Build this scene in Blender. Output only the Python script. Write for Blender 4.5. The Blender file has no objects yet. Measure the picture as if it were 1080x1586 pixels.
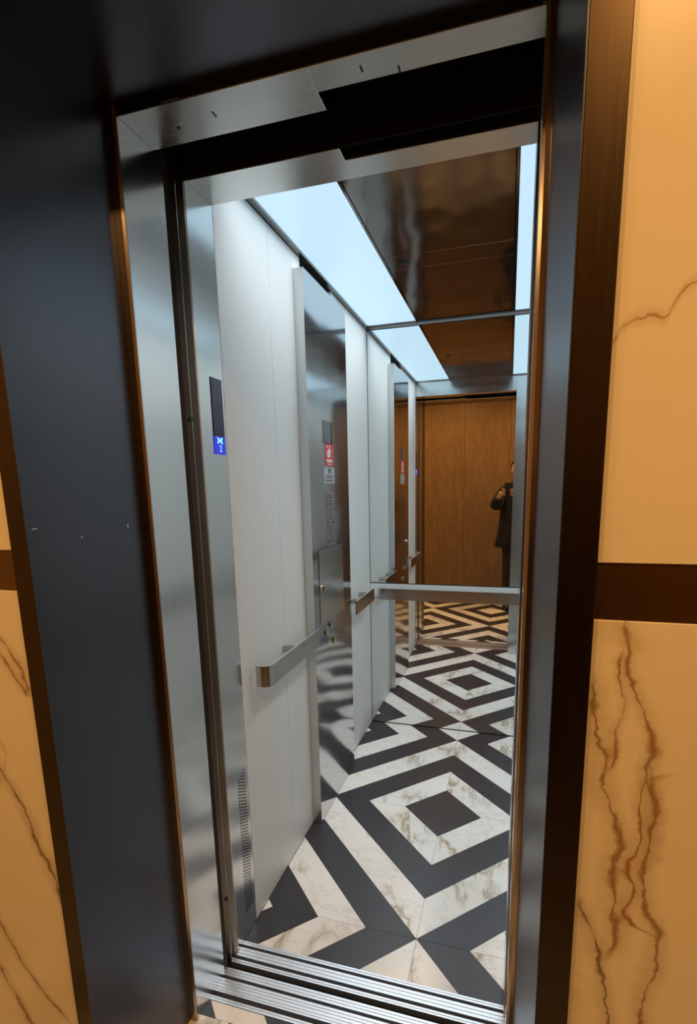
import bpy, bmesh, math, random
from mathutils import Vector, Matrix
random.seed(7)
S = bpy.context.scene
COL = S.collection

# ---------------------------------------------------------------- camera
CAM = Vector((0.78279, -1.24855, 1.44767))
R_ = Vector((0.96143632, 0.27446802, -0.01753574))
U_ = Vector((-0.03265838, 0.17724307, 0.98362509))
F_ = Vector((-0.27308172, 0.94512021, -0.1793716))
CM = Matrix(((R_.x, U_.x, -F_.x, CAM.x), (R_.y, U_.y, -F_.y, CAM.y), (R_.z, U_.z, -F_.z, CAM.z), (0, 0, 0, 1)))
cd = bpy.data.cameras.new('camera')
cam = bpy.data.objects.new('camera', cd)
COL.objects.link(cam)
cam.matrix_world = CM
cd.sensor_fit = 'VERTICAL'
cd.sensor_height = 36.0
cd.lens = 789.2526 / 1586 * 36.0
cd.shift_x = -(559.963 - 540) / 1586
cd.shift_y = (899.201 - 793) / 1586
cd.clip_start = 0.004
S.camera = cam

# ---------------------------------------------------------------- world, exposure
w = bpy.data.worlds.new('world')
S.world = w
w.use_nodes = True
w.node_tree.nodes['Background'].inputs[0].default_value = (0.9, 0.75, 0.6, 1)
w.node_tree.nodes['Background'].inputs[1].default_value = 0.02
S.view_settings.view_transform = 'Standard'
S.view_settings.look = 'None'
S.view_settings.gamma = 1.0
S.view_settings.exposure = 0.0
S.view_settings.use_curve_mapping = False

PANEL_EMIT = 1.0            # cab light panels: face of the diffuser
PANEL_COL = (0.56, 0.80, 0.97)
PANEL_W = 4.6               # cab light panels: added area light below each diffuser, watts
FILL_COL = (0.90, 0.97, 1.0)
SPOT_W = 9.6                # lobby downlights, watts
SPOT_COL = (1.0, 0.54, 0.18)

# ---------------------------------------------------------------- dimensions (metres, fitted to the photograph)
W = 1.08      # cab inner width
D = 1.648     # cab depth to the mirror
H = 2.308     # cab ceiling
ZS = 2.19     # entrance soffit
XR = 0.815    # right edge of the entrances
YP = -0.557   # front of the dark portal
XPL, XPR = -0.022, 0.847
XRB = 0.829   # right reveal of the portal is slightly splayed: its back edge
YB = -2.1     # wood wall opposite
HL = 2.75     # lobby ceiling

# ---------------------------------------------------------------- material helpers
def newmat(name):
    m = bpy.data.materials.new(name)
    m.use_nodes = True
    nt = m.node_tree
    return m, nt, nt.nodes['Principled BSDF']

def N(nt, t, **kw):
    n = nt.nodes.new(t)
    for k, v in kw.items():
        setattr(n, k, v)
    return n

def setin(n, **kw):
    for k, v in kw.items():
        n.inputs[k.replace('_', ' ')].default_value = v

def math_n(nt, op, a, b=None, clamp=False):
    n = N(nt, 'ShaderNodeMath', operation=op)
    n.use_clamp = clamp
    for i, v in enumerate((a, b)):
        if v is None: continue
        if isinstance(v, (int, float)): n.inputs[i].default_value = v
        else: nt.links.new(v, n.inputs[i])
    return n.outputs[0]

def coords(nt, randomise=False, scale=(1, 1, 1)):
    tc = N(nt, 'ShaderNodeTexCoord')
    out = tc.outputs['Object']
    if randomise:
        oi = N(nt, 'ShaderNodeObjectInfo')
        m = math_n(nt, 'MULTIPLY', oi.outputs['Random'], 37.0)
        c = N(nt, 'ShaderNodeCombineXYZ')
        nt.links.new(m, c.inputs[0]); nt.links.new(m, c.inputs[1])
        a = N(nt, 'ShaderNodeVectorMath', operation='ADD')
        nt.links.new(out, a.inputs[0]); nt.links.new(c.outputs[0], a.inputs[1])
        out = a.outputs[0]
    mp = N(nt, 'ShaderNodeMapping')
    mp.inputs['Scale'].default_value = scale
    nt.links.new(out, mp.inputs[0])
    return mp.outputs[0]

def noise(nt, vec, scale, detail=3.0, rough=0.5, dist=0.0):
    n = N(nt, 'ShaderNodeTexNoise')
    nt.links.new(vec, n.inputs['Vector'])
    n.inputs['Scale'].default_value = scale
    n.inputs['Detail'].default_value = detail
    n.inputs['Roughness'].default_value = rough
    n.inputs['Distortion'].default_value = dist
    return n.outputs['Fac']

def ramp(nt, fac, stops):
    r = N(nt, 'ShaderNodeValToRGB')
    els = r.color_ramp.elements
    while len(els) < len(stops): els.new(0.5)
    for e, (p, c) in zip(els, stops):
        e.position = p
        e.color = c if len(c) == 4 else (*c, 1)
    nt.links.new(fac, r.inputs[0])
    return r.outputs[0]

def mix(nt, fac, a, b, mode='MIX'):
    n = N(nt, 'ShaderNodeMix', data_type='RGBA', blend_type=mode)
    ins = [n.inputs[0], n.inputs[6], n.inputs[7]]
    for s, v in zip(ins, (fac, a, b)):
        if isinstance(v, (int, float)): s.default_value = v
        elif isinstance(v, tuple): s.default_value = v if len(v) == 4 else (*v, 1)
        else: nt.links.new(v, s)
    return n.outputs[2]

def bump(nt, bsdf, fac, strength, dist=0.01):
    b = N(nt, 'ShaderNodeBump')
    b.inputs['Strength'].default_value = strength
    b.inputs['Distance'].default_value = dist
    nt.links.new(fac, b.inputs['Height'])
    nt.links.new(b.outputs[0], bsdf.inputs['Normal'])

def metal(name, col, rough=0.2, grain=(60, 60, 1.2), gamt=0.1, wave=0.0, wscale=(3, 3, 3), aniso=0.0, var=0.05):
    m, nt, b = newmat(name)
    g = noise(nt, coords(nt, scale=grain), 6.0, 4.0, 0.6)
    c = mix(nt, g, tuple(x * (1 - var) for x in col), tuple(min(1, x * (1 + var)) for x in col))
    nt.links.new(c, b.inputs['Base Color'])
    b.inputs['Metallic'].default_value = 1.0
    rr = N(nt, 'ShaderNodeMapRange')
    rr.inputs['To Min'].default_value = rough * (1 - gamt * 2)
    rr.inputs['To Max'].default_value = rough * (1 + gamt * 2)
    nt.links.new(g, rr.inputs[0]); nt.links.new(rr.outputs[0], b.inputs['Roughness'])
    b.inputs['Anisotropic'].default_value = aniso
    if aniso:
        t = N(nt, 'ShaderNodeTangent', direction_type='RADIAL', axis='Z')
        nt.links.new(t.outputs[0], b.inputs['Tangent'])
    if wave:
        wv = noise(nt, coords(nt, scale=wscale), 1.0, 1.0, 0.4)
        bump(nt, b, wv, wave, 0.1)
    return m

def plain(name, col, rough=0.5, metallic=0.0, var=0.06, scale=30.0):
    m, nt, b = newmat(name)
    g = noise(nt, coords(nt), scale, 3.0)
    c = mix(nt, g, tuple(x * (1 - var) for x in col), tuple(min(1, x * (1 + var)) for x in col))
    nt.links.new(c, b.inputs['Base Color'])
    b.inputs['Roughness'].default_value = rough
    b.inputs['Metallic'].default_value = metallic
    return m

def emit(name, col, strength):
    m, nt, b = newmat(name)
    b.inputs['Base Color'].default_value = (0.05, 0.05, 0.05, 1)
    g = noise(nt, coords(nt), 8.0, 1.0)
    c = mix(nt, g, tuple(x * 0.99 for x in col), col)
    nt.links.new(c, b.inputs['Emission Color'])
    b.inputs['Emission Strength'].default_value = strength
    b.inputs['Roughness'].default_value = 0.4
    return m

# ---------------------------------------------------------------- materials
M = {}
M['steel'] = metal('brushed_steel', (0.66, 0.66, 0.64), 0.21, wave=0.05, wscale=(2.5, 2.5, 9))
M['steel_jamb'] = metal('brushed_jamb_steel', (0.66, 0.66, 0.645), 0.20, wave=0.035, wscale=(0.8, 0.8, 6))
M['steel_polished'] = metal('polished_panel_steel', (0.62, 0.62, 0.625), 0.11, wave=0.05, wscale=(2.5, 2.5, 3.0))
M['steel_ceiling'] = metal('dark_ceiling_steel', (0.25, 0.235, 0.225), 0.11, grain=(1.5, 60, 60), wave=0.07, wscale=(4, 4, 3))
M['steel_soffit'] = metal('soffit_steel', (0.52, 0.51, 0.48), 0.27, grain=(0.6, 14, 14), gamt=0.04, var=0.03)
M['steel_door'] = metal('warm_reflection_door_steel', (0.42, 0.34, 0.27), 0.22)  # steel with the warm lobby reflection tinted into its colour
M['rail'] = metal('rail_steel', (0.50, 0.49, 0.47), 0.22, grain=(1.5, 1.5, 80))
M['rail_top_lit'] = metal('lit_top_rail_steel', (0.8, 0.8, 0.8), 0.3)  # paler copy of the rail steel: light on the top faces as colour
M['alu'] = metal('sill_aluminium', (0.74, 0.76, 0.80), 0.45, grain=(0.6, 30, 30), gamt=0.05, var=0.06)
M['portal'] = metal('black_stainless', (0.105, 0.105, 0.118), 0.32, grain=(60, 60, 1.2), gamt=0.1)
M['portal_face'] = metal('dark_bronze_face', (0.075, 0.052, 0.034), 0.33)
M['band'] = metal('bronze_band', (0.20, 0.12, 0.055), 0.36, grain=(1.2, 60, 60))
M['mirror'] = metal('mirror_glass', (0.90, 0.925, 0.915), 0.0, gamt=0.0, var=0.002)
M['white'] = None
M['black'] = plain('black_void', (0.006, 0.006, 0.007), 0.8)
M['rubber'] = plain('black_rubber', (0.02, 0.018, 0.018), 0.5)
M['grout'] = plain('dark_grout', (0.10, 0.095, 0.09), 0.8)
M['dark_glass'] = plain('blue_black_display_glass', (0.015, 0.015, 0.07), 0.12)
M['win_glass'] = plain('grey_window_glass', (0.10, 0.12, 0.14), 0.05)
M['blue_lit'] = emit('lit_blue_display', (0.01, 0.02, 0.75), 0.8)
M['glyph'] = emit('cyan_display_glyph', (0.25, 0.75, 1.0), 1.3)
M['red'] = plain('red_print', (0.72, 0.07, 0.06), 0.4)
M['sticker_white'] = plain('white_print', (0.78, 0.74, 0.72), 0.45)
M['sticker_grey'] = plain('grey_print', (0.45, 0.46, 0.47), 0.45)
M['print_dark'] = plain('dark_print', (0.05, 0.06, 0.09), 0.5)
M['etch'] = metal('etched_steel', (0.60, 0.60, 0.60), 0.24)
M['etch_line'] = metal('etched_line_steel', (0.36, 0.36, 0.37), 0.3)
M['chrome'] = metal('chrome', (0.85, 0.84, 0.8), 0.08)
M['brass'] = metal('brass_button', (0.8, 0.7, 0.35), 0.15)
M['panel_light'] = emit('lit_acrylic', PANEL_COL, PANEL_EMIT)
M['spot_light'] = emit('warm_lamp', (1.0, 0.72, 0.38), 14.0)
M['paint'] = plain('lobby_ceiling_paint', (0.55, 0.5, 0.44), 0.8)
M['coat'] = plain('black_wool', (0.012, 0.012, 0.017), 0.9)
M['trousers'] = plain('charcoal_cloth', (0.02, 0.02, 0.024), 0.9)
M['skin'] = plain('skin', (0.55, 0.32, 0.22), 0.5)
M['hair'] = plain('dark_hair', (0.02, 0.013, 0.01), 0.6)
M['shoe'] = plain('black_leather', (0.015, 0.014, 0.014), 0.35)
M['eye'] = plain('eye_white', (0.8, 0.8, 0.78), 0.2)
M['lip'] = plain('lip', (0.45, 0.17, 0.14), 0.5)

def mk_white():
    m, nt, b = newmat('white_wall_laminate')
    g = noise(nt, coords(nt, scale=(50, 50, 1.0)), 5.0, 3.0)
    c = mix(nt, g, (0.76, 0.785, 0.78), (0.83, 0.85, 0.845))
    nt.links.new(c, b.inputs['Base Color'])
    b.inputs['Roughness'].default_value = 0.42
    b.inputs['Specular IOR Level'].default_value = 0.4
    return m
M['white'] = mk_white()

def mk_marble_tile():
    m, nt, b = newmat('white_veined_marble_tile')
    v = coords(nt, True)
    n1 = noise(nt, coords(nt, True, (1.0, 0.45, 1.0)), 3.4, 5.0, 0.6, 0.45)
    ridge = math_n(nt, 'ABSOLUTE', math_n(nt, 'SUBTRACT', n1, 0.5))
    veins = ramp(nt, ridge, [(0.0, (1, 1, 1)), (0.012, (0.55, 0.55, 0.55)), (0.035, (0.1, 0.1, 0.1)), (0.08, (0, 0, 0))])
    gate = ramp(nt, noise(nt, v, 3.1, 1.0), [(0.42, (0, 0, 0)), (0.60, (1, 1, 1))])
    vm = mix(nt, 1.0, veins, gate, 'MULTIPLY')
    n2 = noise(nt, coords(nt, True, (0.5, 1.0, 1.0)), 7.0, 4.0, 0.6, 0.3)
    r2 = math_n(nt, 'ABSOLUTE', math_n(nt, 'SUBTRACT', n2, 0.5))
    v2 = ramp(nt, r2, [(0.0, (0.3, 0.3, 0.3)), (0.02, (0, 0, 0))])
    base = mix(nt, noise(nt, v, 4.0, 2.0), (0.82, 0.815, 0.78), (0.92, 0.92, 0.90))
    c = mix(nt, vm, base, (0.40, 0.32, 0.21))
    c = mix(nt, v2, c, (0.50, 0.45, 0.36))
    nt.links.new(c, b.inputs['Base Color'])
    b.inputs['Roughness'].default_value = 0.22
    return m
M['tile_white'] = mk_marble_tile()

def mk_dark_tile():
    m, nt, b = newmat('charcoal_tile')
    v = coords(nt, True)
    c = mix(nt, noise(nt, v, 14.0, 4.0), (0.034, 0.033, 0.041), (0.047, 0.045, 0.055))
    nt.links.new(c, b.inputs['Base Color'])
    b.inputs['Roughness'].default_value = 0.33
    return m
M['tile_dark'] = mk_dark_tile()

def mk_wall_marble(name, veins, horiz=False, soft=0.5, base=((0.80, 0.70, 0.52), (0.86, 0.77, 0.60))):
    """cream marble whose veins follow hand-laid paths x(z) (or z(x)) in metres, roughened by noise"""
    m, nt, b = newmat(name)
    v = coords(nt)
    sep = N(nt, 'ShaderNodeSeparateXYZ')
    nt.links.new(v, sep.inputs[0])
    X, Z = sep.outputs[0], sep.outputs[2]
    col = mix(nt, noise(nt, v, 2.2, 3.0), *base)
    wob = math_n(nt, 'MULTIPLY', math_n(nt, 'SUBTRACT', noise(nt, v, 22.0, 4.0, 0.65), 0.5), 0.030)
    wob2 = math_n(nt, 'MULTIPLY', math_n(nt, 'SUBTRACT', noise(nt, v, 9.0, 3.0, 0.6), 0.5), 0.030)
    wid = noise(nt, v, 17.0, 3.0, 0.6)
    for pts, width, vc, hz in veins:
        a, dep = (X, Z) if hz else (Z, X)
        p2 = [((p[0], p[1]) if hz else (p[1], p[0])) for p in pts]
        p2.sort()
        a0, a1 = p2[0][0], p2[-1][0]
        d0 = min(p[1] for p in p2) - 0.02
        d1 = max(p[1] for p in p2) + 0.02
        t = math_n(nt, 'DIVIDE', math_n(nt, 'SUBTRACT', a, a0), a1 - a0)
        fc = N(nt, 'ShaderNodeFloatCurve')
        cv = fc.mapping.curves[0]
        fc.mapping.extend = 'EXTRAPOLATED'
        q = [((p[0] - a0) / (a1 - a0), (p[1] - d0) / (d1 - d0)) for p in p2]
        cv.points[0].location = q[0]
        cv.points[1].location = q[-1]
        for z in q[1:-1]: cv.points.new(*z)
        fc.mapping.update()
        nt.links.new(t, fc.inputs['Value'])
        path = math_n(nt, 'ADD', math_n(nt, 'MULTIPLY', fc.outputs[0], d1 - d0), d0)
        dist = math_n(nt, 'ABSOLUTE', math_n(nt, 'ADD', math_n(nt, 'SUBTRACT', dep, path), math_n(nt, 'ADD', wob, wob2)))
        wd = math_n(nt, 'MULTIPLY', math_n(nt, 'POWER', math_n(nt, 'MULTIPLY', wid, 1.9), 4.0), width)
        k = math_n(nt, 'SUBTRACT', 1.0, math_n(nt, 'DIVIDE', dist, wd), True)
        halo = math_n(nt, 'SUBTRACT', 1.0, math_n(nt, 'DIVIDE', dist, width * 4.5), True)
        # fade at both ends
        e1 = math_n(nt, 'MULTIPLY', math_n(nt, 'ADD', t, 0.06), 12.0, True)
        e2 = math_n(nt, 'MULTIPLY', math_n(nt, 'SUBTRACT', 1.06, t), 12.0, True)
        e = math_n(nt, 'MULTIPLY', e1, e2)
        tot = math_n(nt, 'MULTIPLY', math_n(nt, 'ADD', math_n(nt, 'MULTIPLY', k, 0.75), math_n(nt, 'MULTIPLY', halo, 0.36)), e, True)
        col = mix(nt, tot, col, vc)
    n1 = noise(nt, v, 3.0, 6.0, 0.55, 1.0)
    ridge = math_n(nt, 'ABSOLUTE', math_n(nt, 'SUBTRACT', n1, 0.5))
    veil = ramp(nt, ridge, [(0.0, (soft, soft, soft)), (0.03, (0, 0, 0))])
    gate = ramp(nt, noise(nt, v, 2.3, 1.0), [(0.50, (0, 0, 0)), (0.68, (1, 1, 1))])
    col = mix(nt, mix(nt, 1.0, veil, gate, 'MULTIPLY'), col, (0.52, 0.38, 0.20))
    nt.links.new(col, b.inputs['Base Color'])
    b.inputs['Roughness'].default_value = 0.30
    return m
VB, VD, VR = (0.33, 0.20, 0.085), (0.22, 0.13, 0.05), (0.36, 0.17, 0.06)
M['marble_low_r'] = mk_wall_marble('cream_marble_heavy_veins', [
    ([(0.937, 1.27), (0.941, 1.236), (0.941, 1.206), (0.951, 1.175), (0.967, 1.145), (0.976, 1.101), (0.973, 1.063), (0.983, 1.026), (0.982, 0.968), (0.977, 0.922)], 0.0040, VB, False),
    ([(0.898, 1.184), (0.908, 1.12), (0.915, 1.093), (0.913, 1.059), (0.922, 1.016), (0.935, 0.984), (0.943, 0.945), (0.940, 0.909), (0.943, 0.857), (0.952, 0.817), (0.945, 0.782)], 0.0055, VB, False),
    ([(0.979, 1.059), (0.962, 1.023), (0.968, 1.0), (0.966, 0.965), (0.958, 0.923), (0.966, 0.889), (0.959, 0.861), (0.976, 0.828)], 0.0038, VR, False),
    ([(0.980, 1.06), (0.984, 1.007), (0.980, 0.938), (0.980, 0.887), (0.991, 0.848), (1.002, 0.814), (1.001, 0.765), (0.995, 0.73), (0.995, 0.60)], 0.0045, VB, False),
    ([(0.905, 0.85), (0.915, 0.818), (0.929, 0.767), (0.938, 0.713), (0.946, 0.681), (0.953, 0.60)], 0.0045, VD, False),
    ([(0.930, 1.227), (0.928, 1.195), (0.937, 1.151), (0.929, 1.127), (0.929, 1.095), (0.919, 1.065)], 0.0025, VB, False),
], soft=0.45)
M['marble_up_r'] = mk_wall_marble('cream_marble_one_vein', [
    ([(0.880, 1.600), (0.896, 1.612), (0.905, 1.629), (0.922, 1.637), (0.938, 1.638), (0.947, 1.634), (0.954, 1.642), (0.963, 1.658), (0.972, 1.667), (0.990, 1.680)], 0.0026, (0.45, 0.28, 0.12), True),
], soft=0.2)
M['marble_low_l'] = mk_wall_marble('cream_marble_diagonal_veins', [
    ([(-0.30, 1.06), (-0.185, 0.907), (-0.146, 0.846), (-0.111, 0.758), (-0.074, 0.662), (-0.05, 0.60)], 0.0060, VD, False),
    ([(-0.36, 0.72), (-0.254, 0.541), (-0.20, 0.441), (-0.11, 0.333)], 0.0050, VB, False),
    ([(-0.35, 0.55), (-0.277, 0.419), (-0.208, 0.285), (-0.15, 0.18)], 0.0055, VB, False),
    ([(-0.20, 1.26), (-0.133, 1.184), (-0.107, 1.154), (-0.076, 1.08)], 0.0050, VB, False),
    ([(-0.18, 1.20), (-0.139, 1.152), (-0.107, 1.109), (-0.082, 1.073)], 0.0045, VB, False),
], soft=0.5)
M['marble_plain'] = mk_wall_marble('cream_marble_plain', [], soft=0.4)

def mk_wood():
    m, nt, b = newmat('oak_veneer')
    v = coords(nt, scale=(1, 1, 0.07))
    g = noise(nt, v, 55.0, 5.0, 0.6, 0.2)
    g2 = noise(nt, coords(nt, scale=(1, 1, 0.16)), 9.0, 4.0, 0.6, 1.6)
    c = mix(nt, g, (0.165, 0.092, 0.034), (0.27, 0.16, 0.066))
    c2 = mix(nt, ramp(nt, g2, [(0.42, (0, 0, 0)), (0.5, (0.6, 0.6, 0.6)), (0.56, (0, 0, 0))]), c, (0.14, 0.078, 0.028))
    nt.links.new(c2, b.inputs['Base Color'])
    b.inputs['Roughness'].default_value = 0.5
    return m
M['wood'] = mk_wood()

# ---------------------------------------------------------------- object helpers
def link(name, me, mat, parent=None, **props):
    o = bpy.data.objects.new(name, me)
    COL.objects.link(o)
    if mat is not None:
        for mm in (mat if isinstance(mat, (list, tuple)) else [mat]):
            me.materials.append(M[mm] if isinstance(mm, str) else mm)
    if parent: o.parent = parent
    for k, v in props.items(): o[k] = v
    return o

def empty(name, loc=(0, 0, 0), **props):
    o = bpy.data.objects.new(name, None)
    o.empty_display_size = 0.05
    o.location = loc
    COL.objects.link(o)
    for k, v in props.items(): o[k] = v
    return o

def bm_box(bm, x0, x1, y0, y1, z0, z1, bev=0.0, mi=0):
    r = bmesh.ops.create_cube(bm, size=1.0)
    vs = r['verts']
    for v in vs:
        v.co = Vector((x0 + (v.co.x + .5) * (x1 - x0), y0 + (v.co.y + .5) * (y1 - y0), z0 + (v.co.z + .5) * (z1 - z0)))
    fs = {f for v in vs for f in v.link_faces}
    for f in fs: f.material_index = mi
    if bev:
        es = list({e for v in vs for e in v.link_edges})
        bmesh.ops.bevel(bm, geom=es, offset=bev, segments=1, affect='EDGES', profile=0.5)

def finish(bm, name, smooth=False):
    bmesh.ops.recalc_face_normals(bm, faces=bm.faces)
    me = bpy.data.meshes.new(name)
    bm.to_mesh(me); bm.free()
    if smooth:
        for p in me.polygons: p.use_smooth = True
    return me

def box(name, x0, x1, y0, y1, z0, z1, mat, parent=None, bev=0.0, **props):
    bm = bmesh.new()
    bm_box(bm, x0, x1, y0, y1, z0, z1, bev)
    me = finish(bm, name)
    c = parent_off(parent)
    if c.length: me.transform(Matrix.Translation(-c))
    return link(name, me, mat, parent, **props)

def parent_off(p):
    c = Vector((0, 0, 0))
    while p:
        c += p.location
        p = p.parent
    return c

def boxes(name, lst, mat, parent=None, bev=0.0, **props):
    bm = bmesh.new()
    for b in lst: bm_box(bm, *b, bev)
    me = finish(bm, name)
    c = parent_off(parent)
    if c.length: me.transform(Matrix.Translation(-c))
    return link(name, me, mat, parent, **props)

def prism(name, poly, axis, a0, a1, mat, parent=None, smooth=False, **props):
    """extrude a 2D polygon along an axis: axis 'x' -> poly in (y,z); 'y' -> (x,z); 'z' -> (x,y)"""
    bm = bmesh.new()
    def P(p, a):
        return {'x': (a, p[0], p[1]), 'y': (p[0], a, p[1]), 'z': (p[0], p[1], a)}[axis]
    A = [bm.verts.new(P(p, a0)) for p in poly]
    B = [bm.verts.new(P(p, a1)) for p in poly]
    bm.faces.new(A); bm.faces.new(B[::-1])
    n = len(poly)
    for i in range(n):
        bm.faces.new((A[i], B[i], B[(i + 1) % n], A[(i + 1) % n]))
    me = finish(bm, name)
    c = parent_off(parent)
    if c.length: me.transform(Matrix.Translation(-c))
    return link(name, me, mat, parent, **props)

def cyl(name, c, r, axis, length, mat, parent=None, seg=20, r2=None, **props):
    bm = bmesh.new()
    rot = {'x': Matrix.Rotation(math.pi / 2, 4, 'Y'), 'y': Matrix.Rotation(-math.pi / 2, 4, 'X'), 'z': Matrix.Identity(4)}[axis]
    bmesh.ops.create_cone(bm, cap_ends=True, segments=seg, radius1=r, radius2=(r if r2 is None else r2), depth=length, matrix=Matrix.Translation(Vector(c)) @ rot)
    me = finish(bm, name)
    o = parent_off(parent)
    if o.length: me.transform(Matrix.Translation(-o))
    return link(name, me, mat, parent, **props)

# ---------------------------------------------------------------- structure: tiled floors
def clip(poly, nx, ny, c):
    out = []
    for i in range(len(poly)):
        p, q = poly[i], poly[(i + 1) % len(poly)]
        dp, dq = nx * p[0] + ny * p[1] - c, nx * q[0] + ny * q[1] - c
        if dp <= 0: out.append(p)
        if (dp < 0 < dq) or (dq < 0 < dp):
            t = dp / (dp - dq)
            out.append((p[0] + t * (q[0] - p[0]), p[1] + t * (q[1] - p[1])))
    return out

def area(poly):
    return 0.5 * sum(poly[i][0] * poly[(i + 1) % len(poly)][1] - poly[(i + 1) % len(poly)][0] * poly[i][1] for i in range(len(poly)))

def inset(poly, d):
    if area(poly) < 0: poly = poly[::-1]
    out = poly
    n = len(poly)
    for i in range(n):
        p, q = poly[i], poly[(i + 1) % n]
        ex, ey = q[0] - p[0], q[1] - p[1]
        L = math.hypot(ex, ey)
        if L < 1e-6: continue
        nx, ny = ey / L, -ex / L
        out = clip(out, nx, ny, nx * p[0] + ny * p[1] - d)
        if len(out) < 3: return out
    return out

P17 = 0.1705
def tile_floor(parent, cx, cy, rect, zt, joint, flip=False):
    x0, x1, y0, y1 = rect
    n = 0
    for i in range(-6, 7):
        for j in range(-6, 7):
            if (i + j) % 2: continue
            ax, ay = cx + i * 4 * P17, cy + j * 4 * P17
            dark_first = (i % 2 == 0) != flip
            polys = [([(ax + P17, ay), (ax, ay + P17), (ax - P17, ay), (ax, ay - P17)], 0)]
            for k in (1, 2, 3):
                r0, r1 = k * P17, (k + 1) * P17
                for sx, sy in ((1, 1), (-1, 1), (-1, -1), (1, -1)):
                    polys.append(([(ax + sx * r0, ay), (ax + sx * r1, ay), (ax, ay + sy * r1), (ax, ay + sy * r0)], k))
            for poly, k in polys:
                poly = inset(poly, joint)
                for nx, ny, c in ((1, 0, x1), (-1, 0, -x0), (0, 1, y1), (0, -1, -y0)):
                    if len(poly) >= 3: poly = clip(poly, nx, ny, c)
                if len(poly) < 3 or abs(area(poly)) < 1e-4: continue
                dark = (k % 2 == 0) == dark_first
                mx = sum(p[0] for p in poly) / len(poly); my = sum(p[1] for p in poly) / len(poly)
                bm = bmesh.new()
                A = [bm.verts.new((p[0] - mx, p[1] - my, 0)) for p in poly]
                B = [bm.verts.new((p[0] - mx, p[1] - my, -0.006)) for p in poly]
                bm.faces.new(A); bm.faces.new(B[::-1])
                m_ = len(poly)
                for q in range(m_): bm.faces.new((A[q], B[q], B[(q + 1) % m_], A[(q + 1) % m_]))
                me = finish(bm, 'tile')
                o = link('tile', me, 'tile_dark' if dark else 'tile_white', parent)
                o.location = (mx, my, zt)
                n += 1
    return n

fl = box('floor', 0, W, 0.011, D + 0.012, -0.05, -0.0012, 'grout', kind='structure')
tile_floor(fl, 0.540, 0.843, (0.001, W - 0.001, 0.011, D - 0.001), 0.0, 0.0006)
fl2 = box('floor', -1.4, 2.4, YB, -0.192, -0.05, -0.0012, 'grout', kind='structure')
tile_floor(fl2, 0.630, -1.462, (-1.4, 2.4, YB + 0.001, YP + 0.02), 0.0, 0.0006, True)
tile_floor(fl2, 0.630, -1.462, (XPL, XPR, YP + 0.021, -0.2355), 0.0, 0.0006, True)
# cut threshold strip against the landing sill
tile_floor(fl2, 0.590, -1.462, (XPL, XPR, -0.2345, -0.192), 0.0, 0.0006, False)

# ---------------------------------------------------------------- structure: cab walls and ceiling
wl = box('wall_left', -0.06, -0.012, 0.096, D + 0.06, 0.0, H + 0.06, 'black', kind='structure')
for (a, b) in ((0.0965, 0.424), (0.4255, 0.700), (1.05, D - 0.0015)):
    box('panel', -0.012, 0.0, a, b, 0.002, H - 0.012, 'white', wl, 0.0008)
wr = box('wall_right', W + 0.012, W + 0.06, 0.096, D + 0.06, 0.0, H + 0.06, 'black', kind='structure')
for (a, b) in ((0.0965, 0.60), (0.6015, 1.12), (1.1215, D - 0.0015)):
    box('panel', W, W + 0.012, a, b, 0.002, H - 0.012, 'white', wr, 0.0008)
wb = box('wall_back', -0.01, W + 0.01, D + 0.006, D + 0.06, 0.0, H + 0.06, 'white', kind='structure')
box('panel', 0.001, W - 0.001, D - 0.004, D + 0.006, 0.803, 0.884, 'white', wb, 0.001)

ce = box('ceiling', -0.01, W + 0.01, 0.02, D + 0.06, H + 0.03, H + 0.06, 'black', kind='structure')
# centre steel panels, joints recessed; narrow steel frames beside the lights
for (a, b) in ((0.096, 0.831), (0.8335, 0.955), (0.9575, D - 0.001)):
    box('ceiling_panel', 0.292, 0.772, a, b, H, H + 0.012, 'steel_ceiling', ce, 0.0007)
for (a, b) in ((0.281, 0.2895), (0.7745, 0.783)):
    box('trim_strip', a, b, 0.096, D - 0.001, H - 0.001, H + 0.012, 'steel_ceiling', ce)
for (a, b) in ((0.0, 0.018), (W - 0.018, W)):
    box('edge_strip', a, b, 0.096, D - 0.001, H - 0.010, H + 0.012, 'steel_ceiling', ce, 0.001)
for (a, b) in ((0.018, 0.2805), (0.7835, W - 0.018)):
    box('end_strip', a, b, 0.096, 0.135, H - 0.002, H + 0.012, 'steel', ce)
    box('end_strip', a, b, 1.606, D - 0.001, H - 0.002, H + 0.012, 'steel', ce)
cyl('speaker_hole', (0.363, 0.892, H - 0.0006), 0.017, 'z', 0.0012, 'black', ce)

def light_panel(x0, x1, label):
    t = empty('ceiling_light_panel', ((x0 + x1) / 2, 0.87, H), label=label, category='ceiling light', group='ceiling light panels in the lift cab')
    box('diffuser', x0 + 0.001, x1 - 0.001, 0.137, 1.604, H - 0.0005, H + 0.006, 'panel_light', t)
    box('housing', x0, x1, 0.136, 1.605, H + 0.006, H + 0.028, 'sticker_white', t)
    ld = bpy.data.lights.new('panel_fill', 'AREA')  # area light added below the diffuser to brighten the cab
    ld.shape = 'RECTANGLE'; ld.size = x1 - x0 - 0.01; ld.size_y = 1.45; ld.energy = PANEL_W; ld.color = FILL_COL; ld.spread = math.radians(115)
    lo = bpy.data.objects.new('panel_fill', ld)
    COL.objects.link(lo)
    lo.parent = t
    lo.location = (0, 0, -0.002)
light_panel(0.018, 0.281, 'white lit ceiling panel above the lift control column')
light_panel(0.783, W - 0.018, 'white lit ceiling panel along the far right side of the lift cab')

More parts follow.
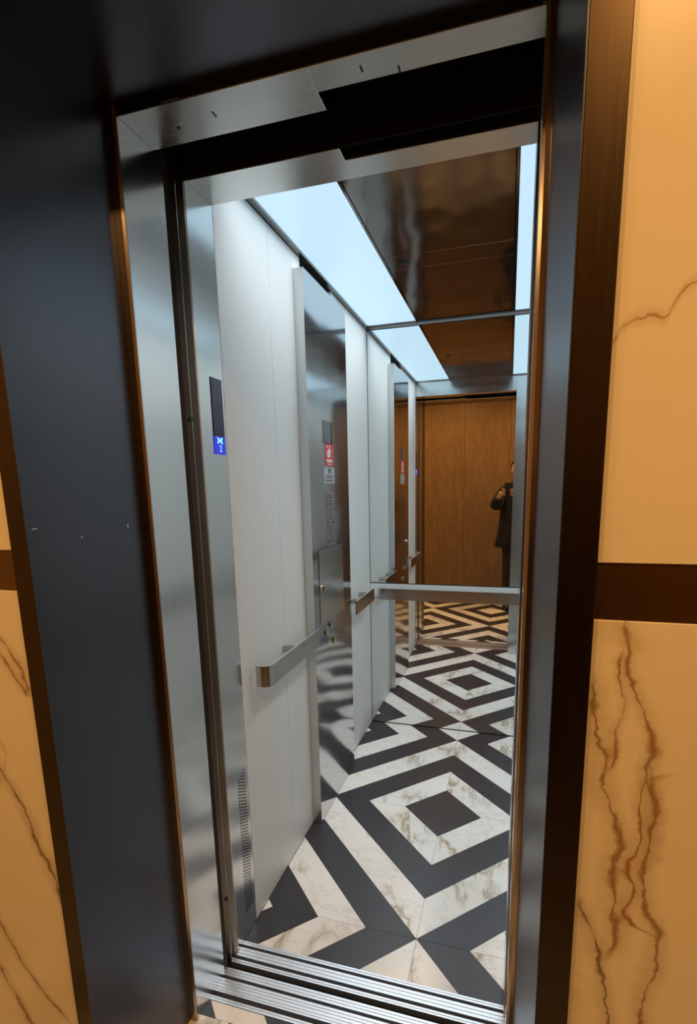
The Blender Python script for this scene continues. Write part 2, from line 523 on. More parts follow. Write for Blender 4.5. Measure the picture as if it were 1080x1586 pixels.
# lift entrance frame: left jamb, right return, stepped transom
t1 = empty('trim_1', (0, 0, 0), kind='structure')
box('jamb', -0.05, 0.0, -0.028, 0.0955, 0.0015, H + 0.03, 'steel_jamb', t1, 0.001)
box('jamb', XR, W, -0.020, 0.0955, 0.0015, H + 0.03, 'steel_jamb', t1, 0.001)
box('transom', 0.0, 0.394, -0.020, 0.0955, ZS, H + 0.03, 'steel', t1, 0.0008)
box('transom', 0.394, XR, 0.024, 0.0955, ZS, H + 0.03, 'steel', t1, 0.0008)
# vent perforations in the left jamb: hexagonal rows of small dark slots
bm = bmesh.new()
for i in range(5):
    for k in range(46):
        y = 0.036 + i * 0.0098
        z = 0.085 + k * 0.0108 + (0.0054 if i % 2 else 0)
        zt = 0.575 + (i - 4) * 0.004
        if z > zt: continue
        r = bmesh.ops.create_circle(bm, cap_ends=True, segments=8, radius=0.0031, matrix=Matrix.Translation((0.0004, y, z)) @ Matrix.Rotation(math.pi / 2, 4, 'Y'))
me = finish(bm, 'vent_perforations')
link('vent_perforations', me, 'black', t1, kind='stuff')

# landing door frame: reveals and stepped soffit
t2 = empty('trim_2', (0, 0, 0), kind='structure')
prism('jamb', [(XPL, -0.250), (0.0, -0.250), (0.0, -0.112), (-0.012, -0.112), (-0.012, -0.238), (XPL, -0.238)], 'z', 0.0, ZS, 'steel_jamb', t2)
prism('jamb', [(XR, -0.250), (XPR, -0.250), (XPR, -0.150), (XR + 0.004, -0.150), (XR + 0.004, -0.192), (XR, -0.192)], 'z', 0.0, ZS, 'steel_jamb', t2)
box('soffit', -0.0, 0.407, -0.250, -0.139, ZS, ZS + 0.004, 'steel_soffit', t2, 0.0008)
box('soffit', 0.407, XR, -0.250, -0.188, ZS, ZS + 0.004, 'steel_soffit', t2, 0.0008)
for i in range(3):
    cyl('screw', (0.085 + i * 0.013, -0.187 + i * 0.002, ZS - 0.0006), (0.0022, 0.0042, 0.0028)[i], 'z', 0.0012, 'rubber' if i == 1 else 'steel', t2, 10)
for px_, py_ in ((0.187, -0.205), (0.50, -0.225), (0.565, -0.205)):
    box('scuff', px_, px_ + 0.004, py_, py_ + 0.016, ZS - 0.0003, ZS + 0.0002, 'rubber', t2)
# face strips of the frame between its opening and the dark portal
prism('face_strip', [(XPL, -0.2505), (0.0, -0.2505), (0.0, -0.253), (-0.006, -0.256), (XPL, -0.256)], 'z', 0.0, ZS + 0.018, 'steel_door', t2)
prism('face_strip', [(XR, -0.2505), (XPR, -0.2505), (XPR, -0.256), (XR + 0.006, -0.256), (XR, -0.253)], 'z', 0.0, ZS + 0.018, 'steel_door', t2)

# door gear space above the sills (dark box)
t3 = empty('trim_3', (0, 0, 0), kind='structure')
boxes('gear_cover', [(-0.35, 1.2, -0.139, 0.02, 2.40, 2.42), (0.0, XR, -0.022, -0.0205, ZS + 0.002, 2.40), (0.394, XR, 0.0215, 0.0235, ZS + 0.002, 2.40),
                     (-0.35, 1.2, -0.26, -0.2515, ZS + 0.022, 2.42), (XR + 0.022, XR + 0.03, -0.15, -0.0205, 0, 2.40), (-0.35, -0.345, -0.25, -0.02, -0.1, 2.40),
                     (-0.345, -0.05, -0.028, -0.0225, -0.1, 2.40), (-0.345, -0.0225, -0.249, -0.2385, -0.1, 2.40)], 'black', t3)
boxes('pit_cover', [(-0.35, 1.2, -0.192, 0.011, -0.20, -0.19), (-0.35, 1.2, -0.2, -0.192, -0.19, -0.045), (-0.35, 1.2, 0.011, 0.02, -0.19, -0.051)], 'black', t3)
# rubber buffers and slam post on the right
boxes('slam_post', [(XR + 0.006, XR + 0.022, -0.150, -0.120, 0.0, ZS + 0.1), (XR + 0.008, XR + 0.022, -0.085, -0.0205, 0.0, ZS + 0.1)], 'steel_door', t3, 0.001)
boxes('rubber_buffer', [(XR + 0.003, XR + 0.006, -0.145, -0.138, 0.0, ZS + 0.05), (XR + 0.004, XR + 0.008, -0.06, -0.050, 0.0, ZS + 0.05)], 'rubber', t3)

# dark portal around the landing entrance
t4 = empty('trim_4', (0, 0, 0), kind='structure')
ZP = ZS + 0.020
box('side_panel', XPL - 0.002, XPL, YP, -0.2565, 0.0, ZP, 'portal', t4)
prism('side_panel', [(XPR, YP), (XPR + 0.002, YP), (XPR + 0.002, -0.2565), (XRB, -0.2565)], 'z', 0.0, ZP, 'portal', t4)
box('soffit_panel', XPL, XPR, YP, -0.2512, ZP, ZP + 0.002, 'portal', t4)
box('face_strip', XPL - 0.040, XPL - 0.0021, YP, YP + 0.016, 0.0, ZP + 0.040, 'portal_face', t4, 0.0008)
box('face_strip', XPR + 0.0021, XPR + 0.046, YP, YP + 0.016, 0.0, ZP + 0.040, 'portal_face', t4, 0.0008)
box('face_strip', XPL - 0.002, XPR + 0.002, YP, YP + 0.016, ZP + 0.0021, ZP + 0.040, 'portal_face', t4, 0.0008)
box('head_strip', XPL, XPR, -0.2515, -0.2505, ZS + 0.0045, ZP, 'portal', t4)
# tiny chips on the left reveal
boxes('paint_chip', [(XPL, XPL + 0.0005, -0.545, -0.535, 1.385, 1.387), (XPL, XPL + 0.0004, -0.44, -0.437, 1.36, 1.363), (XPL, XPL + 0.0004, -0.31, -0.307, 1.37, 1.378)], 'etch', t4)

# ---------------------------------------------------------------- structure: lobby
def slabwall():
    wf = boxes('wall_front', [(-1.4, XPL - 0.003, YP + 0.022, -0.30, 0.0, HL), (XPR + 0.003, 2.4, YP + 0.022, -0.30, 0.0, HL), (XPL - 0.003, XPR + 0.003, YP + 0.022, -0.30, ZP + 0.003, HL)], 'black', kind='structure')
    yb, yf = YP + 0.022, YP + 0.008
    xl, xr = XPL - 0.040, XPR + 0.046
    j = 0.0008
    box('slab', -0.72, xl - j, yf, yb, 0.0, 1.2735, 'marble_low_l', wf, 0.0006)
    box('slab', -1.4, -0.72 - 2 * j, yf, yb, 0.0, 1.2735, 'marble_plain', wf, 0.0006)
    box('slab', xr + j, 1.54, yf, yb, 0.0, 1.2735, 'marble_low_r', wf, 0.0006)
    box('slab', 1.54 + 2 * j, 2.4, yf, yb, 0.0, 1.2735, 'marble_plain', wf, 0.0006)
    box('slab', -0.72, xl - j, yf, yb, 1.3485, HL, 'marble_plain', wf, 0.0006)
    box('slab', -1.4, -0.72 - 2 * j, yf, yb, 1.3485, HL, 'marble_plain', wf, 0.0006)
    box('slab', xr + j, 1.54, yf, yb, 1.3485, HL, 'marble_up_r', wf, 0.0006)
    box('slab', 1.54 + 2 * j, 2.4, yf, yb, 1.3485, HL, 'marble_plain', wf, 0.0006)
    box('slab', xl, xr, yf, yb, ZP + 0.0408, HL, 'marble_plain', wf, 0.0006)
    box('metal_band', -1.4, xl - j, yf + 0.003, yb, 1.2740, 1.3480, 'band', wf)
    box('metal_band', xr + j, 2.4, yf + 0.003, yb, 1.2740, 1.3480, 'band', wf)
slabwall()
wo = box('wall_opposite', -1.45, 2.45, YB - 0.06, YB - 0.02, 0.0, HL, 'black', kind='structure')
x = -1.4
while x < 2.39:
    a = x
    b = min(2.4, {-1.4: -0.856}.get(x, x + 0.545))
    b = round(b, 4)
    box('wood_panel', a + 0.0015, b - 0.0015, YB - 0.02, YB, 0.0, HL, 'wood', wo, 0.001)
    x = b
for nm, a, b in (('wall_west', -1.46, -1.4), ('wall_east', 2.4, 2.46)):
    w_ = box(nm, a + (0 if a < 0 else 0.01), b - (0 if a > 0 else 0.01), YB - 0.02, -0.30, 0.0, HL, 'black', kind='structure')
    sx0, sx1 = (b - 0.01, b) if a < 0 else (a, a + 0.01)
    box('slab', sx0, sx1, YB, YP + 0.006, 0.0, 1.2735, 'marble_plain', w_)
    box('slab', sx0, sx1, YB, YP + 0.006, 1.3485, HL, 'marble_plain', w_)
    box('metal_band', sx0, sx1, YB, YP + 0.006, 1.274, 1.348, 'band', w_)
box('ceiling', -1.46, 2.46, YB - 0.06, -0.30, HL, HL + 0.06, 'paint', kind='structure')

def downlight(x, y, label):
    t = empty('ceiling_downlight', (x, y, HL), label=label, category='ceiling light', group='warm downlights in the lobby ceiling')
    bm = bmesh.new()
    prof = [(0.040, -0.001), (0.052, -0.006), (0.055, 0.0)]
    rings = []
    for r, z in prof:
        rings.append([bm.verts.new((r * math.cos(k * math.pi / 12), r * math.sin(k * math.pi / 12), z)) for k in range(24)])
    for a_, b_ in zip(rings, rings[1:]):
        for k in range(24): bm.faces.new((a_[k], a_[(k + 1) % 24], b_[(k + 1) % 24], b_[k]))
    link('ring', finish(bm, 'ring', True), 'steel', t)
    cyl('lamp_face', (x, y, HL - 0.001), 0.040, 'z', 0.0015, 'spot_light', t, 24)
    ld = bpy.data.lights.new('lamp', 'AREA')
    ld.shape = 'DISK'; ld.size = 0.08; ld.energy = SPOT_W; ld.color = SPOT_COL; ld.spread = math.radians(150)
    lo = bpy.data.objects.new('lamp', ld)
    COL.objects.link(lo)
    lo.parent = t
    lo.location = (0, 0, -0.008)
for (x, y, s) in ((-0.75, -1.38, 'warm round downlight in the lobby ceiling toward its west end'), (0.15, -1.38, 'warm round downlight in the lobby ceiling left of the photographer'),
                  (1.15, -1.38, 'warm round downlight in the lobby ceiling right of the photographer'), (1.95, -1.38, 'warm round downlight in the lobby ceiling toward its east end')):
    downlight(x, y, s)

# ---------------------------------------------------------------- mirrors
def mirror(z0, z1, label):
    t = empty('wall_mirror', (W / 2, D, z0), label=label, category='mirror', group='mirror panes on the back wall of the lift cab')
    box('glass', 0.002, W - 0.002, D, D + 0.0055, z0, z1, 'mirror', t, 0.0012)
    boxes('edge_trim', [(0.0, 0.002, D - 0.001, D + 0.0055, z0, z1), (W - 0.002, W, D - 0.001, D + 0.0055, z0, z1),
                        (0.0, W, D - 0.001, D + 0.0055, z1, z1 + 0.003), (0.0, W, D - 0.0012, D + 0.0055, z0, z0 + 0.0045)], 'rubber', t)
mirror(0.886, H - 0.014, 'tall mirror pane on the back wall above the rear handrail')
mirror(0.0015, 0.799, 'lower mirror pane on the back wall, reaching the tiled floor')

# ---------------------------------------------------------------- handrails
def rail(name, label, pts, z0, z1, standoffs, wall_dir):
    """flat bar following pts (x,y) on its outer face; 6 mm thick"""
    c = Vector((sum(p[0] for p in pts) / len(pts), sum(p[1] for p in pts) / len(pts), z0))
    t = empty('handrail', c, label=label, category='handrail', group='flat steel handrails in the lift cab')
    th = 0.007
    n = len(pts)
    inner = []
    for i in range(n):
        p = Vector(pts[i])
        a = Vector(pts[max(0, i - 1)]); b = Vector(pts[min(n - 1, i + 1)])
        d = (b - a).normalized()
        nn = Vector((-d.y, d.x)) * wall_dir
        inner.append(p + nn * th)
    poly = [tuple(p) for p in pts] + [tuple(p) for p in inner[::-1]]
    bm = bmesh.new()
    A0 = [bm.verts.new((p[0], p[1], z0)) for p in pts]; A1 = [bm.verts.new((p[0], p[1], z1)) for p in pts]
    B0 = [bm.verts.new((p[0], p[1], z0)) for p in inner]; B1 = [bm.verts.new((p[0], p[1], z1)) for p in inner]
    for i in range(n - 1):
        bm.faces.new((A0[i], A0[i + 1], A1[i + 1], A1[i]))
        bm.faces.new((B0[i], B1[i], B1[i + 1], B0[i + 1]))
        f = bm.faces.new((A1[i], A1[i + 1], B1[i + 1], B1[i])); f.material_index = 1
        bm.faces.new((A0[i], B0[i], B0[i + 1], A0[i + 1]))
    bm.faces.new((A0[0], A1[0], B1[0], B0[0])); bm.faces.new((A0[-1], B0[-1], B1[-1], A1[-1]))
    me = finish(bm, 'bar')
    me.transform(Matrix.Translation(-c))
    link('bar', me, ['rail', 'rail_top_lit'], t)
    for (x0, x1, y0, y1) in standoffs:
        box('bracket', x0, x1, y0, y1, z1 - 0.030, z1 - 0.008, 'rail', t, 0.001)
        cyl('screw', ((x0 + x1) / 2, (y0 + y1) / 2, z1 - 0.006), 0.003, 'z', 0.006, 'chrome', t, 8)
def corner(cx, cy, r, a0, a1, n=5):
    return [(cx + r * math.cos(math.radians(a0 + (a1 - a0) * k / n)), cy + r * math.sin(math.radians(a0 + (a1 - a0) * k / n))) for k in range(n + 1)]
# left wall, door side: bent lip near the door, runs into the control column
rail('handrail', 'short brushed steel handrail on the left wall between door and control column',
     [(0.016, 0.160), (0.034, 0.160)] + corner(0.034, 0.190, 0.030, -90, 0) [1:] + [(0.064, 0.25), (0.064, 0.618)], 0.818, 0.888, [(0.0, 0.060, 0.40, 0.415)], 1)
rail('handrail', 'short bronze-looking handrail on the left wall beside the mirror',
     [(0.064, 1.150), (0.064, 1.46), (0.064, 1.50)], 0.815, 0.885, [(0.0, 0.060, 1.22, 1.235), (0.0, 0.060, 1.40, 1.415)], 1)
rail('handrail', 'wide brushed steel handrail across the mirrored back wall',
     [(0.056, 1.630)] + corner(0.076, 1.610, 0.020, 180, 270) + [(0.12, 1.590), (W - 0.12, 1.590)] + corner(W - 0.076, 1.610, 0.020, 270, 360) + [(W - 0.056, 1.630)], 0.800, 0.866,
     [(0.30, 0.315, 1.5965, D - 0.005), (0.76, 0.775, 1.5965, D - 0.005)], 1)
rail('handrail', 'long steel handrail on the right wall of the lift cab',
     [(W - 0.064, 1.50), (W - 0.064, 0.25)] + [(W - 0.064, 0.19), (W - 0.055, 0.169), (W - 0.034, 0.160), (W - 0.016, 0.160)], 0.818, 0.888,
     [(W - 0.060, W, 0.40, 0.415), (W - 0.060, W, 1.30, 1.315)], 1)

# ---------------------------------------------------------------- control column
P = 0.040
cp = empty('control_column', (0.0, 0.87, 0.0), label='tall steel control column with buttons and stickers on the left cab wall', category='control panel')
ZC = 2.235
box('housing', 0.0005, P - 0.002, 0.630, 1.128, 0.002, ZC, 'steel_jamb', cp)
bm = bmesh.new()
# slightly bowed polished face
ny, nz = 10, 44
g = [[None] * (nz + 1) for _ in range(ny + 1)]
for i in range(ny + 1):
    for k in range(nz + 1):
        y = 0.629 + (1.129 - 0.629) * i / ny
        z = 0.002 + (ZC - 0.002) * k / nz
        g[i][k] = bm.verts.new((P, y, z))
for i in range(ny):
    for k in range(nz): bm.faces.new((g[i][k], g[i + 1][k], g[i + 1][k + 1], g[i][k + 1]))
r = bmesh.ops.extrude_face_region(bm, geom=list(bm.faces))
for v in r['geom']:
    if isinstance(v, bmesh.types.BMVert): v.co.x -= 0.0019
me = finish(bm, 'face_plate'); me.transform(Matrix.Translation(-cp.location))
link('face_plate', me, 'steel_polished', cp)
def on_face(name, y0, y1, z0, z1, mat, parent, h=0.0012, **kw):
    return box(name, P, P + h, y0, y1, z0, z1, mat, parent, **kw)
wn = on_face('display_window', 0.790, 0.885, 1.632, 1.722, 'win_glass', cp)
on_face('window_edge', 0.885, 0.900, 1.628, 1.722, 'rubber', wn, 0.0016)
def xtext(name, txt, size, y, z, mat, parent, x=P + 0.0018, label=None):
    cu = bpy.data.curves.new(name, 'FONT')
    cu.body = txt; cu.size = size; cu.align_x = 'CENTER'; cu.align_y = 'CENTER'; cu.extrude = 0.0002
    cu.materials.append(M[mat])
    tmp = bpy.data.objects.new(name, cu)
    COL.objects.link(tmp)
    bpy.context.view_layer.update()
    me = bpy.data.meshes.new_from_object(tmp)
    bpy.data.objects.remove(tmp)
    o = bpy.data.objects.new(name, me)
    COL.objects.link(o)
    if parent: o.parent = parent
    o.rotation_euler = (math.pi / 2, 0, math.pi / 2)
    off = parent_off(parent)
    o.location = Vector((x, y, z)) - off
    return o
# red sticker: white pointing hand over lines of print
rs = on_face('red_sticker', 0.806, 0.915, 1.541, 1.634, 'red', cp, label='red sticker with a white raised hand')
def poly_x(name, pts, mat, parent, x=P + 0.0012, h=0.0006):
    return prism(name, pts, 'x', x, x + h, mat, parent)
cy_, cz_ = 0.858, 1.600
hand = [(-0.020, -0.024), (0.010, -0.024), (0.016, -0.010), (0.022, 0.000), (0.020, 0.008), (0.012, 0.010), (0.012, 0.028), (0.004, 0.028), (0.003, 0.010), (-0.006, 0.011), (-0.016, 0.007), (-0.024, -0.002), (-0.026, -0.012)]
poly_x('hand_symbol', [(cy_ + a, cz_ + b) for a, b in hand], 'sticker_white', rs)
boxes('print_lines', [(P + 0.0012, P + 0.0018, 0.822, 0.845, 1.617, 1.623), (P + 0.0012, P + 0.0018, 0.825, 0.893, 1.556, 1.568), (P + 0.0012, P + 0.0018, 0.835, 0.880, 1.546, 1.550)], 'sticker_white', rs)
ws = on_face('white_sticker', 0.790, 0.920, 1.468, 1.536, 'sticker_grey', cp, label='pale grey sticker with small dark print')
boxes('print_symbol', [(P + 0.0012, P + 0.0018, 0.842, 0.872, 1.522, 1.529), (P + 0.0012, P + 0.0018, 0.842, 0.850, 1.509, 1.522), (P + 0.0012, P + 0.0018, 0.862, 0.872, 1.509, 1.522)], 'print_dark', ws)
boxes('print_lines', [(P + 0.0012, P + 0.0016, 0.806, 0.905, 1.497, 1.500), (P + 0.0012, P + 0.0016, 0.815, 0.895, 1.490, 1.493), (P + 0.0012, P + 0.0016, 0.806, 0.900, 1.478, 1.482)], 'print_dark', ws)
# etched instruction block
et = on_face('etched_plate', 0.806, 0.914, 1.200, 1.430, 'etch', cp, 0.0008)
lines = []
z = 1.42
k = 0
while z > 1.215:
    a = 0.812 + 0.010 * ((k * 7) % 3) / 2
    b = 0.908 - 0.03 * ((k * 5) % 4) / 3
    if k % 6 == 3:
        lines.append((P + 0.0008, P + 0.0012, a, a + 0.022, z - 0.016, z)); lines.append((P + 0.0008, P + 0.0012, b - 0.03, b, z - 0.012, z)); z -= 0.024
    else:
        lines.append((P + 0.0008, P + 0.0012, a, b, z - 0.004, z)); z -= 0.011
    k += 1
boxes('etched_lines', lines, 'etch_line', et)
pl = on_face('button_plate', 0.694, 1.008, 0.884, 1.194, 'steel', cp, 0.0022)
kl = cyl('key_switch', (P + 0.005, 0.716, 1.041), 0.0085, 'x', 0.008, 'chrome', cp, 20)
box('key', P + 0.009, P + 0.014, 0.713, 0.719, 1.022, 1.046, 'chrome', kl, 0.0008)
for (yy, zz, mt) in ((0.815, 0.851, 'steel'), (0.755, 0.835, 'steel'), (0.852, 0.774, 'brass')):
    cyl('button_ring', (P + 0.001, yy, zz), 0.0165, 'x', 0.003, 'rubber', cp, 24)
    cyl('button', (P + 0.004, yy, zz), 0.0135, 'x', 0.008, 'chrome' if mt != 'brass' else 'brass', cp, 24)

# ---------------------------------------------------------------- floor indicator on the left jamb
fi = empty('floor_indicator', (0.0, 0.055, 1.548), label='narrow dark blue floor display lit blue at its lower end, on the left door jamb', category='display')
box('glass', 0.0003, 0.0022, 0.029, 0.084, 1.594, 1.748, 'dark_glass', fi, 0.0003)
box('lit_screen', 0.0003, 0.0022, 0.028, 0.084, 1.546, 1.594, 'blue_lit', fi)
arrow = [(-0.015, -0.0095), (-0.006, -0.0095), (-0.003, -0.004), (0.003, -0.004), (0.006, -0.0095), (0.015, -0.0095), (0.009, 0.0), (0.015, 0.0095), (0.006, 0.0095), (0.003, 0.004), (-0.003, 0.004), (-0.006, 0.0095), (-0.015, 0.0095), (-0.009, 0.0)]
prism('lit_symbol', [(0.056 + a, 1.5835 + b * 0.85) for a, b in arrow], 'x', 0.0022, 0.0028, 'glyph', fi)
xtext('lit_digit', '2', 0.026, 0.058, 1.561, 'glyph', fi, 0.0026)

# ---------------------------------------------------------------- sliding doors parked on the left
def door_leaf(x1, y0, y1, ch, label, gap_shade=False):
    """leaf with a chamfered leading edge, seen end-on"""
    t = empty('door_leaf', (x1 - 0.15, (y0 + y1) / 2, 0.0), label=label, category='sliding door', group='sliding door leaves parked at the left of the entrance')
    prism('leaf', [(x1 - 0.29, y0), (x1 - ch, y0), (x1, y0 + ch * 1.85), (x1, y1), (x1 - 0.29, y1)], 'z', 0.004, 2.232, 'steel_door', t)
    if gap_shade: prism('gap_shade_strip', [(x1 - 0.020, y0 - 0.001), (x1 - ch - 0.001, y0 - 0.001), (x1 - 0.006, y0 + ch * 0.7), (x1 - 0.0045, y0 + ch * 0.7 - 0.0012), (x1 - ch + 0.001, y0 - 0.004), (x1 - 0.020, y0 - 0.004)], 'z', 0.004, 2.232, 'rubber', t)  # black strip stands in for the shade of the gap behind the jamb
    cyl('guide_shoe', (x1 - 0.03, (y0 + y1) / 2, -0.002), 0.003, 'z', 0.012, 'rubber', t, 8)
    return t
d1 = door_leaf(-0.001, -0.094, -0.064, 0.015, 'front bronze-toned lift door leaf edge at the left of the entrance', True)
d2 = door_leaf(0.0, -0.056, -0.0300, 0.012, 'rear bronze-toned lift door leaf edge beside the steel jamb with the display')
cyl('bolt_hole', (-0.0005, -0.0700, 1.627), 0.0062, 'x', 0.003, 'rubber', d1, 16)
cyl('bolt_hole', (-0.0005, -0.0700, 0.225), 0.0055, 'x', 0.003, 'rubber', d1, 16)
d3 = door_leaf(-0.050, -0.135, -0.105, 0.004, 'landing door leaf edge in the black gap behind the left frame')

# ---------------------------------------------------------------- sills
def sill(name, label, rails, y0, y1):
    t = empty(name, (0.4, (y0 + y1) / 2, 0.0), label=label, category='door sill', group='ribbed aluminium door sills')
    for (a, b, grooves) in rails:
        # cross-section with fine V grooves
        top = [(a, -0.02), (a, 0.0)]
        for gq in sorted(grooves):
            top += [(gq - 0.0011, 0.0), (gq - 0.0007, -0.0018), (gq + 0.0007, -0.0018), (gq + 0.0011, 0.0)]
        top += [(b, 0.0), (b, -0.02)]
        prism('sill_rail', top, 'x', -0.050, 0.86, 'alu', t)
    box('sill_bed', -0.050, 0.86, y0 + 0.001, y1 - 0.001, -0.04, -0.0205, 'rubber', t)
sill('car_sill', 'ribbed aluminium sill along the front edge of the lift cab floor',
     [(-0.003, 0.0105, [0.004]), (-0.043, -0.013, [-0.0225, -0.0335]), (-0.067, -0.054, [-0.061])], -0.067, 0.0105)
sill('landing_sill', 'wider ribbed aluminium sill on the lobby side of the dark gap',
     [(-0.112, -0.087, [-0.095, -0.104]), (-0.163, -0.122, [-0.1305, -0.139, -0.149, -0.157]), (-0.190, -0.177, [-0.183])], -0.190, -0.087)

# ---------------------------------------------------------------- photographer (seen in the mirror)
def skin_graph(name, nodes, edges, root, mat, parent=None, sub=1, **props):
    me = bpy.data.meshes.new(name)
    keys = list(nodes)
    me.from_pydata([nodes[k][0] for k in keys], [], [(keys.index(a), keys.index(b)) for a, b in edges])
    me.update()
    o = link(name, me, mat, parent, **props)
    sm = o.modifiers.new('skin', 'SKIN')
    sm.use_smooth_shade = True
    for i, k in enumerate(keys):
        r = nodes[k][1]
        sv = me.skin_vertices[0].data[i]
        sv.radius = (r, r) if isinstance(r, (int, float)) else r
        sv.use_root = k in root
    ss = o.modifiers.new('sub', 'SUBSURF'); ss.levels = sub; ss.render_levels = sub
    return o
def cl(x, y, z):   # a point given beside the held phone (camera axes, metres)
    return tuple(CM @ Vector((x, y, z)))
pe = empty('person', (0, 0, 0), label='person in a long black coat taking the photo, seen in the mirror', category='person')
px = 0.897; py = -1.66
nodes = {
 'pelvis': ((px, py, 0.93), (0.135, 0.105)), 'waist': ((px, py, 1.08), (0.120, 0.090)), 'chest': ((px, py, 1.28), (0.145, 0.105)),
 'upper': ((px, py, 1.40), (0.105, 0.08)), 'neck': ((px, py + 0.015, 1.475), 0.052), 'neck2': ((px - 0.01, py + 0.03, 1.52), 0.048),
 'hipL': ((px - 0.085, py, 0.88), 0.088), 'kneeL': ((px - 0.095, py + 0.02, 0.48), 0.056), 'ankL': ((px - 0.10, py, 0.10), 0.040), 
 'hipR': ((px + 0.085, py, 0.88), 0.088), 'kneeR': ((px + 0.10, py + 0.02, 0.48), 0.056), 'ankR': ((px + 0.11, py, 0.10), 0.040),
 'shL': ((px - 0.165, py, 1.40), 0.056), 'elL': ((px - 0.265, py + 0.13, 1.20), 0.042), 'wrL': (cl(-0.125, -0.135, 0.045), 0.027), 'paL': (cl(-0.088, -0.085, 0.036), (0.016, 0.034)),
 'shR': ((px + 0.165, py, 1.40), 0.056), 'elR': ((px + 0.235, py + 0.15, 1.17), 0.042), 'wrR': (cl(0.095, -0.135, 0.045), 0.027), 'paR': (cl(0.052, -0.090, 0.036), (0.016, 0.034)),
}
edges = [('pelvis', 'waist'), ('waist', 'chest'), ('chest', 'upper'), ('upper', 'neck'), ('neck', 'neck2'), ('pelvis', 'hipL'), ('hipL', 'kneeL'), ('kneeL', 'ankL'),
         ('pelvis', 'hipR'), ('hipR', 'kneeR'), ('kneeR', 'ankR'), ('upper', 'shL'), ('shL', 'elL'), ('elL', 'wrL'), ('wrL', 'paL'), ('upper', 'shR'), ('shR', 'elR'), ('elR', 'wrR'), ('wrR', 'paR')]
roots = {'pelvis'}
# fingers: each chain rooted in the palm, curled round the phone edge
for s, ex in (('L', -0.055), ('R', 0.022)):
    sg = -1 if s == 'L' else 1
    for q, (dy, ln) in enumerate(((-0.052, 0.90), (-0.072, 1.0), (-0.092, 0.95), (-0.111, 0.80))):
        a = f'f{s}{q}'
        nodes[a + '0'] = (cl(ex + sg * 0.028, dy, 0.034), 0.0085)
        nodes[a + '1'] = (cl(ex + sg * 0.018, dy, 0.012), 0.0082)
        nodes[a + '2'] = (cl(ex + sg * 0.001, dy + 0.002, 0.0015), 0.0076)
        nodes[a + '3'] = (cl(ex - sg * 0.018 * ln, dy + 0.003, 0.001), 0.0066)
        edges += [(a + '0', a + '1'), (a + '1', a + '2'), (a + '2', a + '3')]
        roots.add(a + '0')
    a = f't{s}'
    nodes[a + '0'] = (cl(ex + sg * 0.034, -0.105, 0.044), 0.011)
    nodes[a + '1'] = (cl(ex + sg * 0.016, -0.082, 0.040), 0.0098)
    nodes[a + '2'] = (cl(ex - sg * 0.006, -0.066, 0.030), 0.0082)
    edges += [(a + '0', a + '1'), (a + '1', a + '2')]
    roots.add(a + '0')
skin_graph('body', nodes, edges, roots, 'skin', pe, 1)

def ellip(name, c, r, mat, parent, seg=20, shape=None, rot=None):
    bm = bmesh.new()
    bmesh.ops.create_uvsphere(bm, u_segments=seg, v_segments=seg // 2 + 2, radius=1.0)
    for v in bm.verts:
        co = Vector((v.co.x * r[0], v.co.y * r[1], v.co.z * r[2]))
        if shape: co = shape(co)
        v.co = co
    me = finish(bm, name, True)
    if rot: me.transform(rot)
    me.transform(Matrix.Translation(Vector(c) - parent_off(parent)))
    return link(name, me, mat, parent)
hc = Vector((px - 0.02, py + 0.055, 1.615))
HR = Matrix.Rotation(math.radians(-12), 4, 'X') @ Matrix.Rotation(math.radians(8), 4, 'Z')
def headshape(co):
    if co.z < 0:
        co.x *= 1 + co.z * 2.6
        co.y = co.y * (1 + co.z * 1.2) + (-co.z) * 0.16
    if co.y > 0.075 and abs(co.x) < 0.022 and -0.035 < co.z < 0.02: co.y += 0.020
    return co
hd = ellip('head', hc, (0.076, 0.096, 0.116), 'skin', pe, 32, headshape, HR)
def face_pt(x, y, z): return hc + (HR @ Vector((x, y, z)))
for sx in (-1, 1):
    ellip('eye', face_pt(sx * 0.031, 0.083, 0.004), (0.013, 0.008, 0.007), 'eye', hd, 12)
    ellip('ear', face_pt(sx * 0.077, 0.0, -0.005), (0.009, 0.019, 0.031), 'skin', hd, 12)
ellip('nose', face_pt(0, 0.100, -0.022), (0.012, 0.017, 0.024), 'skin', hd, 12)
ellip('mouth', face_pt(0, 0.099, -0.060), (0.023, 0.008, 0.007), 'lip', hd, 12)
def hairshape(co):
    if co.y > 0.03 and co.z < 0.055: co.y = 0.03 - co.z * 0.0
    return co
ellip('hair', face_pt(0, -0.014, 0.018), (0.088, 0.104, 0.118), 'hair', pe, 28, hairshape, HR)

# coat: lofted body with a flared hem, sleeves, collar
bm = bmesh.new()
secs = [(0.735, 0.262, 0.190), (0.80, 0.250, 0.182), (0.95, 0.222, 0.165), (1.08, 0.212, 0.148), (1.20, 0.206, 0.148), (1.32, 0.205, 0.145), (1.405, 0.196, 0.120), (1.455, 0.130, 0.095), (1.495, 0.074, 0.074), (1.53, 0.078, 0.080)]
rings = []
for z, rx, ry in secs:
    ring = []
    for k in range(32):
        a = 2 * math.pi * k / 32
        fold = 1 + (0.035 * math.sin(a * 7) * max(0, (1.1 - z) / 0.4) if z < 1.1 else 0)
        ring.append(bm.verts.new((px + rx * fold * math.cos(a), py + ry * fold * math.sin(a), z)))
    rings.append(ring)
for a_, b_ in zip(rings, rings[1:]):
    for k in range(32): bm.faces.new((a_[k], a_[(k + 1) % 32], b_[(k + 1) % 32], b_[k]))
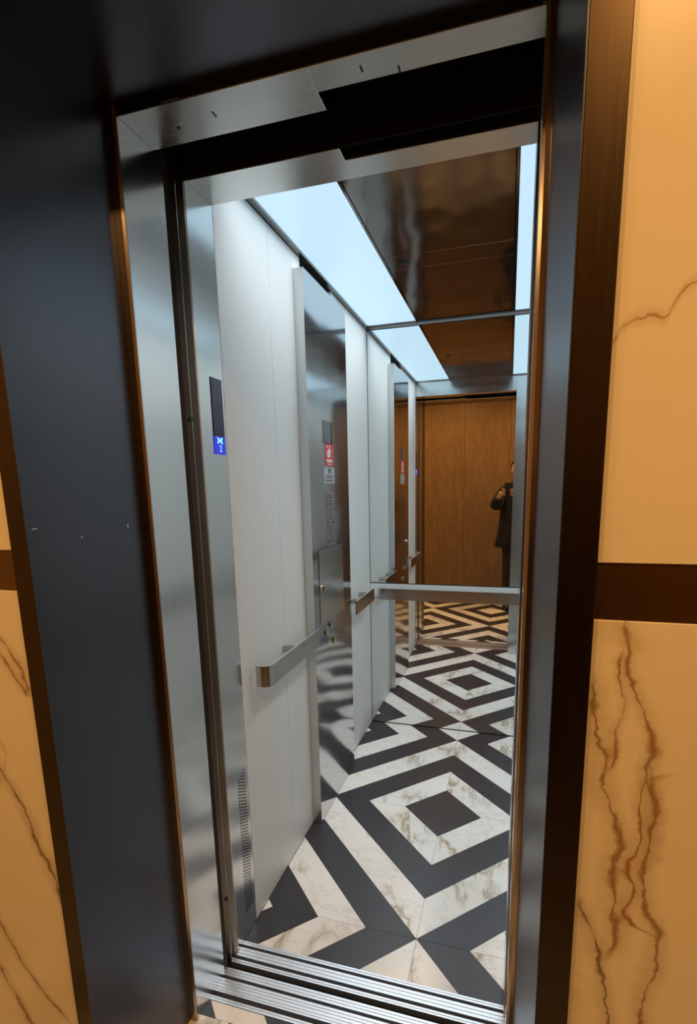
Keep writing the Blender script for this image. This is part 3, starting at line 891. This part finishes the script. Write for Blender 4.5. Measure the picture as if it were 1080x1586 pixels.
me = finish(bm, 'coat', True)
co_ = link('coat', me, 'coat', pe)
sd = co_.modifiers.new('thick', 'SOLIDIFY'); sd.thickness = 0.008
for s, sg in (('L', -1), ('R', 1)):
    a0 = Vector(nodes['sh' + s][0]); a1 = Vector(nodes['el' + s][0]); a2 = Vector(nodes['wr' + s][0])
    a3 = a1 + (a2 - a1) * 0.98
    skin_graph('sleeve', {'a': (tuple(a0 - Vector((sg * 0.05, 0, 0.02))), 0.075), 'b': (tuple(a0), 0.078), 'c': (tuple(a1), 0.078), 'd': (tuple(a3), 0.052)}, [('a', 'b'), ('b', 'c'), ('c', 'd')], {'a'}, 'coat', co_, 2)
    k0 = Vector(nodes['hip' + s][0]); k1 = Vector(nodes['knee' + s][0]); k2 = Vector(nodes['ank' + s][0])
    skin_graph('trouser_leg', {'a': (tuple(k0), 0.105), 'b': (tuple(k1), 0.075), 'c': (tuple(k2 + Vector((0, 0, 0.01))), 0.062)}, [('a', 'b'), ('b', 'c')], {'a'}, 'trousers', pe, 1)
    def shoe_shape(c):
        if c.z < -0.030: c.z = -0.030
        if c.y > 0: c.z *= (1 - c.y * 2.4) if c.z > 0 else 1
        return c
    ellip('shoe', (k2.x, k2.y + 0.055, 0.0305), (0.048, 0.135, 0.062), 'shoe', pe, 20, shoe_shape)

# phone held up by the photographer, just behind the lens
ph = empty('smartphone', (0, 0, 0), label='black smartphone held up in both hands by the person in the mirror', category='phone')
def cam_box(name, x0, x1, y0, y1, z0, z1, mat, parent, bev):
    bm = bmesh.new(); bm_box(bm, x0, x1, y0, y1, z0, z1, bev)
    me = finish(bm, name); me.transform(CM)
    return link(name, me, mat, parent)
cam_box('case', -0.055, 0.022, -0.135, 0.025, 0.0115, 0.0200, 'rubber', ph, 0.003)
cam_box('screen', -0.052, 0.019, -0.130, 0.020, 0.0200, 0.0206, 'win_glass', ph, 0.0)
cam_box('camera_bump', -0.012, 0.012, -0.030, 0.014, 0.0100, 0.0115, 'rubber', ph, 0.0005)
